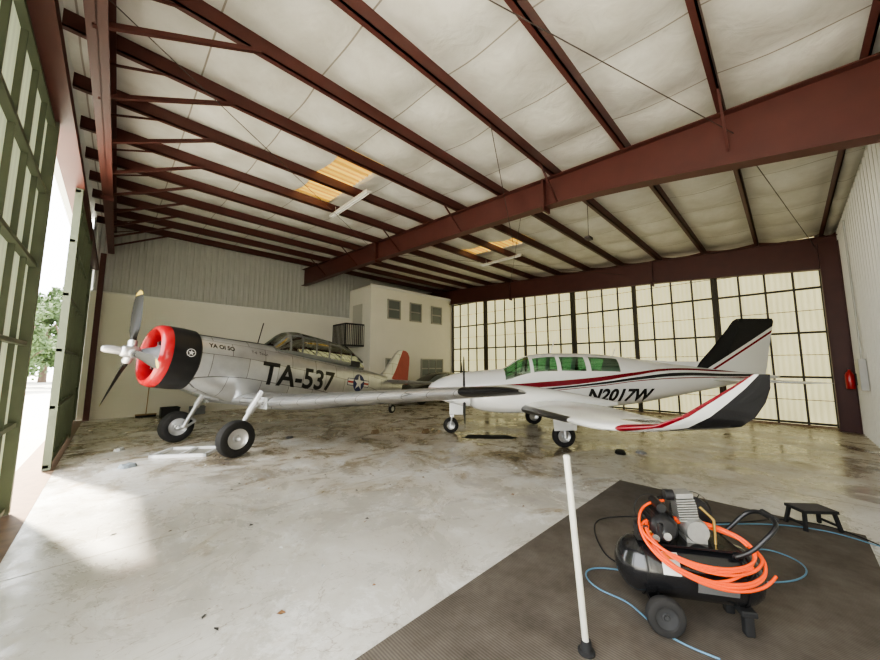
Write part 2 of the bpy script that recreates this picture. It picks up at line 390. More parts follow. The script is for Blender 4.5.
# ------------------------------------------------------------------ generic aircraft builders
UPF=[1,.995,.97,.92,.85,.76,.62,.48,.34,.2,.1,0]; LOF=[-.12,-.28,-.45,-.62,-.78,-.9,-.97,-.995,-1]
RING=[(f,-1) for f in UPF+LOF]+[(f,1) for f in (UPF+LOF)[::-1][1:-1]]
def body(name,prof,xs,mats,matfn,parent):
    V=[];F=[];MI=[];n=len(RING)
    for x in xs:
        w,t,bt,zc,e=prof(x)
        for f,s in RING:
            y=s*w*max(0,1-abs(f)**e)**(1/e); z=zc+(f*(t-zc) if f>=0 else f*(zc-bt)); V.append((x,y,z))
    for i in range(len(xs)-1):
        for k in range(n):
            j=(k+1)%n; F.append((i*n+k,(i+1)*n+k,(i+1)*n+j,i*n+j))
            MI.append(matfn((xs[i]+xs[i+1])/2,(RING[k][0]+RING[j][0])/2,RING[k][1] if k<len(UPF+LOF)-1 else 1))
    F.append(tuple(range(n))); MI.append(0); F.append(tuple((len(xs)-1)*n+k for k in range(n))[::-1]); MI.append(0)
    o=obj(name,V,F,mats,parent,True,MI); e=o.modifiers.new('es','EDGE_SPLIT'); e.split_angle=math.radians(50); return o
def sy(prof,x,z):
    w,t,bt,zc,e=prof(x); f=(z-zc)/(t-zc) if z>=zc else (zc-z)/(zc-bt); f=min(abs(f),1)
    return w*(1-f**e)**(1/e)
AF=[1,.9,.78,.64,.5,.38,.27,.17,.09,.04,.012,0]
def naca(x,t): return 5*t*(.2969*math.sqrt(x)-.126*x-.3516*x*x+.2843*x**3-.1036*x**4)
def wing(name,secs,mats,matfn,parent,side=1,camber=.015):
    V=[];F=[];MI=[]; pl=[(a,1) for a in AF]+[(a,-1) for a in AF[::-1][1:-1]]+[]
    n=len(pl)
    for (y,xl,c,z,t,cant) in secs:
        for a,s in pl:
            h=(s*naca(a,t)+camber*4*a*(1-a))*c
            V.append((xl+a*c,side*(y-h*math.sin(cant)),z+h*math.cos(cant)))
    for i in range(len(secs)-1):
        for k in range(n):
            j=(k+1)%n; f=(i*n+k,(i+1)*n+k,(i+1)*n+j,i*n+j); F.append(f if side>0 else f[::-1])
            MI.append(matfn((secs[i][0]+secs[i+1][0])/2,(pl[k][0]+pl[j][0])/2,i,pl[k][1]))
    F.append(tuple(range(n))); MI.append(MI[0]); F.append(tuple((len(secs)-1)*n+k for k in range(n))[::-1]); MI.append(MI[-1])
    o=obj(name,V,F,mats,parent,True,MI); e=o.modifiers.new('es','EDGE_SPLIT'); e.split_angle=math.radians(45); return o
def blades(mb,o,R,n,a0,ch,mi=0,tipmi=1,twist=.5):
    o=Vector(o)
    for k in range(n):
        a=a0+2*math.pi*k/n; rad=Vector((0,math.sin(a),math.cos(a))); tan=Vector((0,math.cos(a),-math.sin(a))); ax=Vector((1,0,0))
        st=[(.08,.35,.6,.09),(.2,.45,.55,.07),(.35,.85,.46,.04),(.6,1,.38,.025),(.82,.95,.32,.018),(.92,.78,.30,.014),(.98,.5,.28,.01),(1,.15,.28,.006)]
        V=[];F=[];mi_l=[]
        for (q,c,tw,th) in st:
            tw=-tw*twist*2; cd=tan*math.cos(tw)+ax*math.sin(tw); nd=ax*math.cos(tw)-tan*math.sin(tw)
            cc=c*ch; p=o+rad*(q*R)
            for (u,w) in ((-.5,0),(-.2,.5),(.2,.4),(.5,0),(.2,-.4),(-.2,-.5)): V.append(p+cd*u*cc+nd*w*th*R)
        for i in range(len(st)-1):
            for m_ in range(6):
                j=(m_+1)%6; F.append((i*6+m_,(i+1)*6+m_,(i+1)*6+j,i*6+j)); mi_l.append(tipmi if i>=5 else mi)
        F.append(tuple(len(V)-6+q for q in range(6))); mi_l.append(tipmi)
        mb.add(V,F,mi_l)
def wheel(mb,c,r,w,mt=0,mh=1,axis=(0,1,0)):
    h=w/2; q=.55*r
    mb.rev([(-h*.75,q),(-h*.95,q+.06*r),(-h,.8*r),(-h*.8,.93*r),(-h*.4,.99*r),(0,r),(h*.4,.99*r),(h*.8,.93*r),(h,.8*r),(h*.95,q+.06*r),(h*.75,q)],c,axis,mt)
    mb.rev([(-h*.3,.0),(-h*.55,.15*r),(-h*.35,.2*r),(-h*.45,.45*r),(-h*.8,q+.01),(h*.8,q+.01),(h*.45,.45*r),(h*.35,.2*r),(h*.55,.15*r),(h*.3,0)],c,axis,mh)
def text(name,s,size,m,parent,fn,bold=.0,shear=0,align='LEFT'):
    c=bpy.data.curves.new(name,'FONT'); c.body=s; c.size=size; c.offset=bold; c.shear=shear; c.resolution_u=4; c.align_x=align
    o=bpy.data.objects.new('tmp',c); COL.objects.link(o)
    dg=bpy.context.evaluated_depsgraph_get(); me=bpy.data.meshes.new_from_object(o.evaluated_get(dg))
    bpy.data.objects.remove(o)
    bm=bmesh.new(); bm.from_mesh(me)
    bmesh.ops.subdivide_edges(bm,edges=[e for e in bm.edges if e.calc_length()>size*.25],cuts=2,use_grid_fill=False)
    bmesh.ops.triangulate(bm,faces=bm.faces)
    for v in bm.verts: v.co=Vector(fn(v.co.x,v.co.y))
    bm.to_mesh(me); bm.free(); me.materials.clear(); me.materials.append(m)
    o=bpy.data.objects.new(name,me); COL.objects.link(o); o.parent=parent; return o
def fcurve(nt,src,pts,sx,sz):
    d=nt.nodes.new('ShaderNodeMath'); d.operation='DIVIDE'; d.inputs[1].default_value=sx; nt.links.new(src,d.inputs[0])
    fc=nt.nodes.new('ShaderNodeFloatCurve'); nt.links.new(d.outputs[0],fc.inputs['Value'])
    cu=fc.mapping.curves[0]
    cu.points[0].location=(pts[0][0]/sx,pts[0][1]/sz); cu.points[1].location=(pts[-1][0]/sx,pts[-1][1]/sz)
    for p in pts[1:-1]: cu.points.new(p[0]/sx,p[1]/sz)
    fc.mapping.update()
    mu=nt.nodes.new('ShaderNodeMath'); mu.operation='MULTIPLY'; mu.inputs[1].default_value=sz; nt.links.new(fc.outputs[0],mu.inputs[0]); return mu.outputs[0]
def striped(name,base,stripes,rough=.25,metal=0,coat=.3):
    m,nt,b=newmat(name); b.inputs['Roughness'].default_value=rough; b.inputs['Metallic'].default_value=metal; b.inputs['Coat Weight'].default_value=coat
    tc=nt.nodes.new('ShaderNodeTexCoord'); sp=nt.nodes.new('ShaderNodeSeparateXYZ'); nt.links.new(tc.outputs['Object'],sp.inputs[0])
    rgb=nt.nodes.new('ShaderNodeRGB'); rgb.outputs[0].default_value=(*base,1); cur=rgb.outputs[0]
    for (cpts,wpts,col) in stripes:
        c=fcurve(nt,sp.outputs['X'],cpts,10,3); w=fcurve(nt,sp.outputs['X'],wpts,10,3)
        s=nt.nodes.new('ShaderNodeMath'); s.operation='SUBTRACT'; nt.links.new(sp.outputs['Z'],s.inputs[0]); nt.links.new(c,s.inputs[1])
        a=nt.nodes.new('ShaderNodeMath'); a.operation='ABSOLUTE'; nt.links.new(s.outputs[0],a.inputs[0])
        l=nt.nodes.new('ShaderNodeMath'); l.operation='LESS_THAN'; nt.links.new(a.outputs[0],l.inputs[0]); nt.links.new(w,l.inputs[1])
        x=nt.nodes.new('ShaderNodeMix'); x.data_type='RGBA'; nt.links.new(l.outputs[0],x.inputs['Factor']); nt.links.new(cur,x.inputs['A']); x.inputs['B'].default_value=(*col,1); cur=x.outputs['Result']
    nt.links.new(cur,b.inputs['Base Color']); return m

# ------------------------------------------------------------------ trainer (radial engine)
T=empty('radial_engine_trainer_airplane',(.21,8.42,0),math.radians(15))
A=empty('airframe',(0,0,2.0),0,T,ry=math.radians(8))
m,nt,b=newmat('aluminium_skin'); N=nt.nodes; L=nt.links
tc=N.new('ShaderNodeTexCoord'); sp=N.new('ShaderNodeSeparateXYZ'); L.new(tc.outputs['Object'],sp.inputs[0])
n1=noise(2.5,5); c1=ramp(n1.outputs['Fac'],[(.3,(.56,.57,.59)),(.7,(.70,.71,.72))])
bk=N.new('ShaderNodeTexBrick')
cbm=N.new('ShaderNodeCombineXYZ'); az=N.new('ShaderNodeMath'); az.operation='ADD'; L.new(sp.outputs['Z'],az.inputs[0]); L.new(sp.outputs['Y'],az.inputs[1])
L.new(sp.outputs['X'],cbm.inputs[0]); L.new(az.outputs[0],cbm.inputs[1]); L.new(cbm.outputs[0],bk.inputs['Vector'])
bk.inputs['Scale'].default_value=1; bk.inputs['Brick Width'].default_value=.75; bk.inputs['Row Height'].default_value=.42; bk.inputs['Mortar Size'].default_value=.006
bk.inputs['Color1'].default_value=(1,1,1,1); bk.inputs['Color2'].default_value=(.86,.86,.86,1); bk.inputs['Mortar'].default_value=(.3,.3,.3,1)
L.new(mix(1.0,c1.outputs[0],bk.outputs['Color'],'MULTIPLY'),b.inputs['Base Color']); b.inputs['Metallic'].default_value=.7; b.inputs['Roughness'].default_value=.28
M_alu=m
M_red=mat('red_paint',(.42,.012,.018),.3,0,coat=.4); M_olive=mat('prop_dark',(.014,.013,.010),.6); M_yel=mat('yellow_tip',(.50,.38,.07),.5)
M_navy=mat('insignia_navy',(.02,.03,.12),.4); M_wht=mat('white_paint',(.8,.8,.78),.3,coat=.3); M_redf=mat('faded_red',(.45,.08,.07),.5,0,.2,5)
TX=[.82,1.8,2.4,3.0,4.0,5.2,6.2,7.2,8.2]
tw=(TX,[.57,.60,.57,.54,.50,.42,.31,.19,.05]); tt=(TX,[.55,.60,.63,.62,.58,.53,.46,.38,.28]); tb=(TX,[-.57,-.78,-.88,-.9,-.84,-.64,-.43,-.22,-.02])
def tprof(x): return (pchip(*tw,x),pchip(*tt,x),pchip(*tb,x),0.0 if x<7 else .06,2.25)
xs=[.82]+[.9+.1*i for i in range(74)]
body('fuselage',tprof,xs,[M_alu,M_blackp],lambda x,f,s:1 if (x<2.5 and f>.9) else 0,A)
cw=MB(); CS=.87
CWP=[(.80,.60),(.6,.56),(.42,.52),(.31,.53),(.25,.575),(.26,.62),(.29,.66),(.35,.69),(.42,.70),(.43,.70),(.68,.71),(.88,.70),(.91,.67),(.83,.60)]
cw.rev([(t_,r*CS) for t_,r in CWP],(0,0,0),(1,0,0),n=48,mis=[0,0,0,0,0,0,0,0,1,1,1,1,1])
cw.obj('cowling',[M_red,M_blackp],A,smooth=True)
en=MB()
en.rev([(.80,.52),(.79,.0)],(0,0,0),(1,0,0),mi=1)
en.rev([(.12,.0),(.14,.09),(.33,.16),(.38,.21),(.55,.24),(.79,.24)],(0,0,0),(1,0,0),mi=0)
for k in range(9):
    a=2*math.pi*k/9+.1; dv=Vector((0,math.sin(a),math.cos(a))); c=Vector((.55,0,0))
    pr=[]
    for q in range(11):
        r0=.21+q*.021; pr+=[(r0,.078),(r0+.012,.078),(r0+.012,.064),(r0+.021,.064)]
    pr+=[(.445,.06),(.45,.0)]
    en.rev(pr,c,dv,mi=1,n=14)
    en.tube(c+dv*.24+Vector((-.12,0,0)),c+dv*.42+Vector((-.1,0,0)),.012,0,n=6)
en.obj('radial_engine',[mat('crankcase_grey',(.20,.21,.22),.4,.3),M_dark],A,smooth=True)
pp=MB(); PA=math.radians(20); blades(pp,(0,0,0),1.34,3,PA,.23,0,1,.6)
pp.rev([(-.42,.0),(-.41,.045),(-.36,.07),(-.16,.075),(-.14,.10),(-.1,.11),(.08,.11),(.12,.08)],(0,0,0),(1,0,0),mi=2,n=20)
for k in range(3):
    a=PA+2*math.pi*k/3; dv=Vector((0,math.sin(a),math.cos(a))); pp.tube((0,0,0),dv*.22,.075,2,n=14); pp.tube(dv*.2,dv*.32,.05,0,n=12)
pp.obj('propeller',[M_olive,M_yel,M_silver],A,smooth=True)
CX=[2.55,2.95,3.3,4.6,5.2,5.85]
cpw=(CX,[.40,.40,.41,.40,.36,.2]); cpt=(CX,[.62,1.05,1.12,1.10,1.0,.60])
def cprof(x): return (pchip(*cpw,x),pchip(*cpt,x),.40,.50,2.6)
bars=[2.95,3.3,3.75,4.2,4.65,5.1,5.45]
xs=[2.55]
for q in bars: xs+=[q-.028,q+.028]
xs.append(5.85); xs=sorted(xs+[2.7,2.83,3.1,3.5,4.0,4.4,4.9,5.3,5.65])
def cmat(x,f,s):
    if any(abs(x-q)<.028 for q in bars) or f<.12 or (.76<f<.85): return 1
    return 0
M_cf=mat('canopy_frame_grey',(.22,.23,.23),.4,.5)
body('canopy',cprof,xs,[M_glass,M_cf],cmat,A)
ck=MB(); ck.box(3.3,3.7,-.25,.25,.3,.62); ck.box(3.62,3.72,-.2,.2,.5,.98); ck.box(4.75,4.85,-.2,.2,.5,.95); ck.box(2.72,2.98,-.32,.32,.5,.78); ck.box(4.15,4.3,-.32,.32,.5,.80); ck.box(2.75,5.5,-.37,.37,.45,.64)
ck.obj('cockpit_seats',M_dark,A,bevel=.03)
def tw_z(y): return -.74+max(0,y-1.35)*.098
tsec=[(0,1.85,2.4,-.74,.15,0),(1.35,1.85,2.4,-.74,.15,0),(1.37,1.90,2.32,-.74,.15,0),(3,2.06,1.98,tw_z(3),.14,0),(4.6,2.23,1.62,tw_z(4.6),.13,0),(5.6,2.34,1.38,tw_z(5.6),.12,0),(6.1,2.45,1.18,tw_z(6.1),.11,0),(6.3,2.62,.88,tw_z(6.3),.1,0),(6.4,2.85,.45,tw_z(6.4),.08,0)]
for s,nm in ((-1,'wing_port'),(1,'wing_starboard')):
    wing(nm,tsec,[M_alu,M_blackp],lambda y,a,i,u:1 if y>5.7 and s<0 else 0,A,s,.02)
    wing('tailplane'+nm[4:],[(0,7.05,1.35,.22,.1,0),(1.2,7.25,1.12,.22,.09,0),(1.8,7.42,.86,.22,.08,0),(1.98,7.6,.5,.22,.06,0)],[M_alu],lambda *a:0,A,s,0)
def fin(name,secs,mats,mf,parent):
    return wing(name,[(0,xl,c,z,t,math.pi/2) for (z,xl,c,t) in secs],mats,lambda y,a,i,u:mf(a,i),parent,1,0)
fin('tail_fin',[(.2,6.7,1.9,.08),(.6,7.1,1.5,.08),(1.0,7.38,1.22,.08),(1.3,7.62,.95,.07),(1.45,7.8,.65,.06),(1.5,8.0,.3,.05)],[M_alu,M_redf],lambda a,i:1 if a>.42 else 0,A)
an=MB(); an.tube((2.3,.0,.6),(2.35,.0,1.15),.012,n=6); an.obj('antenna_mast',M_dark,A)
an=MB(); an.tube((1.2,.5,-.35),(2.4,.62,-.3),.07,n=14); an.obj('exhaust_pipe',mat('burnt_steel',(.2,.15,.12),.5,.7),A)
def side_text(name,s,x0,z0,size,m,prof,parent,bold=0,shear=0,off=.006):
    return text(name,s,size,m,parent,lambda u,v:(x0+u,-(sy(prof,x0+u,z0+v)+off),z0+v),bold,shear)
side_text('fuselage_code','TA-537',2.20,-.34,.72,M_blackp,tprof,A,.016)
side_text('crew_name','T-6  Texan',1.9,.30,.09,M_blackp,tprof,A)
side_text('nose_lettering','YA OI SO',1.03,.28,.12,M_blackp,tprof,A,.004)
def under_text(u,v):
    y=2.35+u; xl=1.90+(y-1.35)*.105; c=2.32-(y-1.35)*.22; xx=xl+c*.16+(.72-v)*.8
    a=(xx-xl)/c; h=(-naca(min(max(a,0),1),.14)+.02*4*a*(1-a))*c
    return (xx,-y,tw_z(y)+h-.008)
text('wing_letters','US AF',.85,mat('letter_grey_black',(.05,.05,.055),.5),A,under_text,.012)
st=MB(); cx,cz=5.5,-.02
def P2(u,v,o): return (cx+u,-(sy(tprof,cx+u,cz+v)+o),cz+v)
def disc(r,o,mi,k0=30):
    v=[P2(0,0,o)]+[P2(r*math.cos(2*math.pi*k/k0),r*math.sin(2*math.pi*k/k0),o) for k in range(k0)]
    st.add(v,[(0,1+k,1+(k+1)%k0) for k in range(k0)],mi)
def rect(u0,u1,v0,v1,o,mi):
    for k in range(4):
        a=u0+(u1-u0)*k/4;c=u0+(u1-u0)*(k+1)/4; st.add([P2(a,v0,o),P2(c,v0,o),P2(c,v1,o),P2(a,v1,o)],[(0,1,2,3)],mi)
rect(-.52,.52,-.11,.11,.008,0); rect(-.50,.50,-.09,.09,.011,1); rect(-.50,.50,-.028,.028,.013,2); disc(.27,.015,0); 
sv=[P2(0,0,.019)]
for k in range(10):
    a=math.pi/2+math.pi*k/5; r=.25 if k%2==0 else .098; sv.append(P2(r*math.cos(a),r*math.sin(a),.019))
st.add(sv,[(0,1+k,1+(k+1)%10) for k in range(10)],1)
st.obj('star_insignia',[M_navy,M_wht,M_red],A)
em=MB()
def PC(u,v,o):
    R=.71*CS+.004+o; z=.10+v; return (.70+u,-math.sqrt(R*R-z*z),z)
for r,o,mi in ((.08,.004,0),(.066,.007,1)):
    v=[PC(0,0,o)]+[PC(r*math.cos(2*math.pi*k/20),r*math.sin(2*math.pi*k/20),o) for k in range(20)]
    em.add(v,[(0,1+k,1+(k+1)%20) for k in range(20)],mi)
v=[PC(0,0,.01)]
for k in range(10):
    a=math.pi/2+math.pi*k/5; r=.058 if k%2==0 else .024; v.append(PC(r*math.cos(a),r*math.sin(a),.01))
em.add(v,[(0,1+k,1+(k+1)%10) for k in range(10)],0)
em.obj('cowl_emblem',[M_wht,M_blackp],A)
for s,nm in ((-1,'main_gear_port'),(1,'main_gear_starboard')):
    g=MB(); y=s*1.26
    wheel(g,(1.3,y,.35),.35,.24,0,1)
    g.tube((1.36,y-s*.18,.35),(1.36,y-s*.02,.35),.05,1); g.tube((1.36,y-s*.17,.33),(1.75,y-s*.12,1.05),.05,1); g.tube((1.6,y-s*.14,.78),(1.85,y-s*.1,1.2),.075,1)
    g.tube((1.5,y-s*.15,.55),(1.62,y-s*.15,.45),.03,1,n=8); g.tube((1.62,y-s*.15,.45),(1.4,y-s*.17,.32),.03,1,n=8)
    g.box(1.78,2.1,y-.2,y+.2,.86,1.1,2)
    g.obj(nm,[M_tire,M_silver,M_alu],T,smooth=True)
tg=MB(); wheel(tg,(7.6,0,.16),.16,.1); tg.tube((7.55,.0,.16),(7.3,0,.8),.04,1); tg.box(7.5,7.6,-.09,.09,.14,.2,1); tg.obj('tail_wheel',[M_tire,M_silver],T,smooth=True)

# ------------------------------------------------------------------ twin-engine airplane
MAR=(.20,.005,.014); BLK=(.015,.015,.017)
M_bw=striped('white_airplane_paint',(.82,.82,.79),[
  ([(0,1.14),(2,1.22),(3.2,1.29),(4.4,1.40),(5.4,1.54),(6.4,1.66),(8,1.62),(10,1.58)],[(0,.02),(2,.045),(3.5,.065),(4.6,.055),(6,.03),(8,.02),(10,.02)],MAR),
  ([(0,1.07),(2,1.13),(3.2,1.18),(4.6,1.32),(5.6,1.45),(6.6,1.54),(8,1.52),(10,1.50)],[(0,.012),(3,.02),(5,.028),(6.5,.04),(8,.03),(10,.02)],BLK),
  ([(0,1.03),(2.3,1.09),(3.2,1.13),(4.6,1.265),(5.6,1.39),(7,1.46),(10,1.42)],[(0,.008),(10,.012)],MAR)])
M_white2=mat('gloss_white',(.82,.82,.79),.25,0,coat=.4); M_mar=mat('maroon_paint',MAR,.3,coat=.3); M_blk=mat('gloss_black',BLK,.25,coat=.3)
M_gl2=glassmat('green_tint_glass',(.30,.55,.42),.22)
nx_,ny_=8.17,4.49; ang=math.atan2(-.73,.68)
ax=Vector((.6816,-.7317,0)); org=Vector((nx_,ny_,0))-ax*3.45
B=empty('twin_engine_airplane',org,ang)
BXS=[.35,.40,.52,.72,1.12,1.8,2.35,2.75,3.1,3.6,4.5,5.5,6.5,7.5,8.4,9.1]
bw_=(BXS,[.03,.12,.23,.33,.45,.53,.57,.60,.62,.63,.62,.55,.42,.26,.12,.03])
bt_=(BXS,[1.13,1.22,1.32,1.42,1.55,1.63,1.68,1.92,2.04,2.08,2.07,1.97,1.82,1.70,1.60,1.52])
bb_=(BXS,[1.07,1.0,.92,.84,.73,.67,.65,.65,.65,.65,.67,.76,.94,1.14,1.32,1.42])
bc_=([.35,1.1,2.35,3.3,5.5,7,9.1],[1.1,1.12,1.25,1.38,1.40,1.42,1.47])
def bprof(x): return (pchip(*bw_,x),pchip(*bt_,x),pchip(*bb_,x),pchip(*bc_,x),2.3)
WIN=[(3.05,3.62),(3.72,4.32),(4.44,5.15)]
xs=[.35,.365,.40,.45,.52,.62,.72,.86]+[1.0+.15*i for i in range(9)]+[2.28,2.36,2.5,2.62,2.74,2.86,2.97,3.05,3.25,3.45,3.62,3.72,3.9,4.1,4.32,4.44,4.6,4.8,5.0,5.15]+[5.3+.2*i for i in range(19)]+[9.1]
def bmat(x,f,s):
    if 2.36<x<2.97 and f>.30 and f<.97: return 1
    if any(a<x<c for a,c in WIN) and .3<f<.85: return 1
    return 0
body('fuselage',bprof,xs,[M_bw,M_gl2],bmat,B)
se=MB()
for x in (3.5,4.4):
    for y in (-.28,.28):
        se.box(x-.2,x+.22,y-.2,y+.2,1.0,1.18); se.box(x+.15,x+.28,y-.2,y+.2,1.1,1.66)
se.box(2.75,2.9,-.5,.5,1.2,1.55)
se.obj('cabin_seats',mat('seat_beige',(.25,.2,.15),.8),B,bevel=.04)
side_text('registration_letters','N2017W',4.30,.90,.41,M_blk,bprof,B,.016,.3)
def bz(y): return .78+max(0,y-.5)*.066
z5=bz(5.2)
bsec=[(0,2.3,2.4,.78,.16,0),(.6,2.35,2.3,bz(.6),.16,0),(1.7,2.42,2.05,bz(1.7),.15,0),(3.2,2.50,1.64,bz(3.2),.13,0),(4.5,2.58,1.30,bz(4.5),.12,0),(5.15,2.63,1.16,bz(5.15),.11,0),
      (5.36,2.80,1.04,z5+.01,.09,.2),(5.50,3.12,.84,z5+.06,.07,.65),(5.58,3.34,.70,z5+.17,.06,1.05),(5.63,3.54,.56,z5+.31,.06,1.25),(5.66,3.76,.37,z5+.45,.06,1.3),(5.68,3.96,.16,z5+.58,.05,1.3)]
def bwm(y,a,i,u):
    if i>=6: return 1 if a<.07 else (0 if a<.42 else 2)
    if i==5: return 0 if a<.25 else 2
    if i==4: return (2 if a>.3 else 0) if u<0 else 0
    if i<4 and a<.03 and y>2: return 3
    return 0
for s,nm in ((-1,'port'),(1,'starboard')):
    wing('wing_'+nm,bsec,[M_white2,M_mar,M_blk,M_blackp],bwm,B,s,.015)
    wing('tailplane_'+nm,[(0,7.45,1.15,1.42,.1,0),(1.2,7.62,.88,1.42,.09,0),(2.1,7.77,.64,1.42,.08,0),(2.22,7.9,.42,1.42,.06,0)],[M_white2],lambda *a:0,B,s,0)
    NW=([1.42,1.5,1.7,2.2,3.0,3.8,4.5],[.18,.30,.39,.42,.38,.26,.05]); NT=([1.42,1.5,1.7,2.2,3.0,3.8,4.5],[1.15,1.24,1.31,1.34,1.28,1.14,1.0]); NB=([1.42,1.5,1.7,2.2,3.0,3.8,4.5],[.92,.86,.80,.76,.78,.84,.92])
    def npf(x): return (pchip(*NW,x),pchip(*NT,x),pchip(*NB,x),(pchip(*NT,x)+pchip(*NB,x))/2,2.8)
    no=body('nacelle_'+nm,npf,[1.42,1.46,1.5,1.6,1.75]+[1.9+.2*i for i in range(14)],[M_white2],lambda *a:0,B); no.location=(0,s*1.68,0)
    pb=MB(); o=(1.3,s*1.68,1.04)
    pb.rev([(-.3,0),(-.27,.04),(-.18,.10),(-.05,.15),(.08,.16),(.14,.15)],o,(1,0,0),mi=2,n=24)
    blades(pb,o,.92,3,math.radians(0 if s<0 else 25),.13,0,0,.4)
    pb.obj('propeller_'+nm,[M_blackp,M_wht,M_white2],B,smooth=True)
    inl=MB()
    for q in (-.19,.19): inl.rev([(0,.09),(.005,.0)],(1.435,s*1.68+q,1.04),(1,0,0),n=16)
    inl.obj('cooling_inlets_'+nm,M_blackp,B)
    g=MB(); y=s*1.45
    wheel(g,(3.45,y,.245),.245,.17,0,1); g.tube((3.45,y+s*.15,.245),(3.45,y,.245),.03,1); g.tube((3.45,y+s*.15,.22),(3.42,y+s*.15,.82),.045,1); g.tube((3.5,y+s*.15,.45),(3.7,y+s*.15,.6),.02,1,n=6); g.tube((3.7,y+s*.15,.6),(3.5,y+s*.15,.7),.02,1,n=6)
    g.add([(3.2,y+s*.2,.38),(3.66,y+s*.2,.40),(3.72,y+s*.22,.9),(3.15,y+s*.22,.9),(3.2,y+s*.215,.38),(3.66,y+s*.215,.40),(3.72,y+s*.235,.9),(3.15,y+s*.235,.9)],CF,2)
    g.obj('main_gear_'+nm,[M_tire,M_silver,M_white2],B,smooth=True)
g=MB(); wheel(g,(.98,0,.2),.2,.14); g.tube((.98,.1,.2),(.98,-.1,.2),.025,1)
for q in (-.09,.09): g.tube((.98,q,.2),(1.01,q,.45),.02,1,n=8)
g.box(.96,1.06,-.11,.11,.43,.48,1); g.tube((1.01,0,.45),(1.05,0,.85),.035,1)
g.box(.95,1.35,-.2,-.185,.5,.80,2); g.box(.95,1.35,.185,.2,.5,.80,2); g.obj('nose_gear',[M_tire,M_silver,M_white2],B,smooth=True)
m,nt,b=newmat('fin_paint'); b.inputs['Roughness'].default_value=.25; N=nt.nodes; L=nt.links
tc=N.new('ShaderNodeTexCoord'); sp=N.new('ShaderNodeSeparateXYZ'); L.new(tc.outputs['Object'],sp.inputs[0])
mu=N.new('ShaderNodeMath'); mu.operation='MULTIPLY'; mu.inputs[1].default_value=-.62; L.new(sp.outputs['X'],mu.inputs[0])
ad=N.new('ShaderNodeMath'); ad.operation='ADD'; L.new(mu.outputs[0],ad.inputs[0]); L.new(sp.outputs['Z'],ad.inputs[1])
def gt(v):
    g=N.new('ShaderNodeMath'); g.operation='GREATER_THAN'; g.inputs[1].default_value=v; L.new(ad.outputs[0],g.inputs[0]); return g.outputs[0]
def rgb(c): r=N.new('ShaderNodeRGB'); r.outputs[0].default_value=(*c,1); return r.outputs[0]
base=2.84-.62*9.25
WH=(.82,.82,.79)
cur=mix(gt(base-.24),rgb(WH),rgb(MAR)); cur=mix(gt(base-.18),cur,rgb(WH)); cur=mix(gt(base-.10),cur,rgb(BLK))
L.new(cur,b.inputs['Base Color']); M_fin=m
fin('tail_fin',[(1.5,6.95,2.05,.09),(1.75,7.32,1.75,.09),(2.2,7.74,1.42,.085),(2.7,8.16,1.12,.08),(2.9,8.31,1.02,.07),(2.97,8.42,.88,.05)],[M_fin],lambda a,i:0,B)
df=MB(); df.add([(5.7,0,1.93),(7.6,-.05,1.62),(7.6,.05,1.62),(7.5,0,1.86),(6.6,0,1.87)],[(0,1,3,4),(0,4,3,2),(1,2,3)]); df.obj('dorsal_fillet',M_white2,B)
tcn=MB(); tcn.rev([(0,.05),(.2,.04),(.32,0)],(9.05,0,1.47),(1,0,0)); tcn.tube((3.6,0,2.05),(3.75,0,2.45),.012,n=6); tcn.tube((5.2,0,1.95),(5.3,0,2.2),.012,n=6); tcn.obj('antennas',M_white2,B,smooth=True)

# ------------------------------------------------------------------ air compressor
C=empty('air_compressor',(3.02,.62,.012),math.radians(-57.5)); C.scale=(.9,.9,.93)
M_tank=mat('tank_black',(.012,.012,.013),.22,0,coat=.5); M_cast=mat('cast_aluminium',(.34,.34,.32),.45,.6,.15,30); M_org=mat('orange_hose',(.80,.085,.008),.4)
t=MB(); t.rev([(-.50,0),(-.495,.06),(-.475,.11),(-.44,.155),(-.39,.185),(-.33,.20),(.33,.20),(.39,.185),(.44,.155),(.475,.11),(.495,.06),(.50,0)],(0,0,.34),(1,0,0),n=40)
t.rev([(-.335,.204),(-.325,.206),(-.315,.204)],(0,0,.34),(1,0,0),n=40); t.rev([(.315,.204),(.325,.206),(.335,.204)],(0,0,.34),(1,0,0),n=40)
t.obj('air_tank',M_tank,C,smooth=True)
lb=MB()
def lab(x0,x1,a0,a1,mi,o=.003):
    for k in range(6):
        a=math.radians(a0+(a1-a0)*k/6); c=math.radians(a0+(a1-a0)*(k+1)/6); R=.20+o
        lb.add([(x0,-R*math.cos(a),.34+R*math.sin(a)),(x1,-R*math.cos(a),.34+R*math.sin(a)),(x1,-R*math.cos(c),.34+R*math.sin(c)),(x0,-R*math.cos(c),.34+R*math.sin(c))],[(0,1,2,3)],mi)
lab(-.22,-.10,8,50,0); lab(-.215,-.105,36,48,1,.004); lab(.0,.26,-20,5,2); 
lb.obj('warning_labels',[mat('label_white',(.7,.7,.68),.5),mat('label_orange',(.7,.2,.03),.5),mat('label_grey',(.12,.12,.12),.5)],C)
w=MB()
for s in (-1,1):
    wheel(w,(-.25,s*.27,.13),.13,.075,0,1)
    w.bar((-.25,s*.14,.14),(-.25,s*.12,.28),.06,.012,2)
w.tube((-.25,-.29,.13),(-.25,.29,.13),.012,1); w.box(-.3,-.2,-.14,.14,.13,.16,2)
w.obj('wheels',[M_tire,M_dark,M_tank],C,smooth=True)
f=MB(); f.box(.28,.38,-.16,.16,.13,.17); f.box(.30,.36,-.15,-.09,0,.15); f.box(.30,.36,.09,.15,0,.15); f.obj('rubber_feet',M_black,C,bevel=.01)
pl=MB(); pl.box(-.32,.33,-.14,.14,.535,.55); pl.box(-.3,-.27,-.12,.12,.48,.54); pl.box(.27,.3,-.12,.12,.48,.54); pl.obj('mounting_plate',M_tank,C)
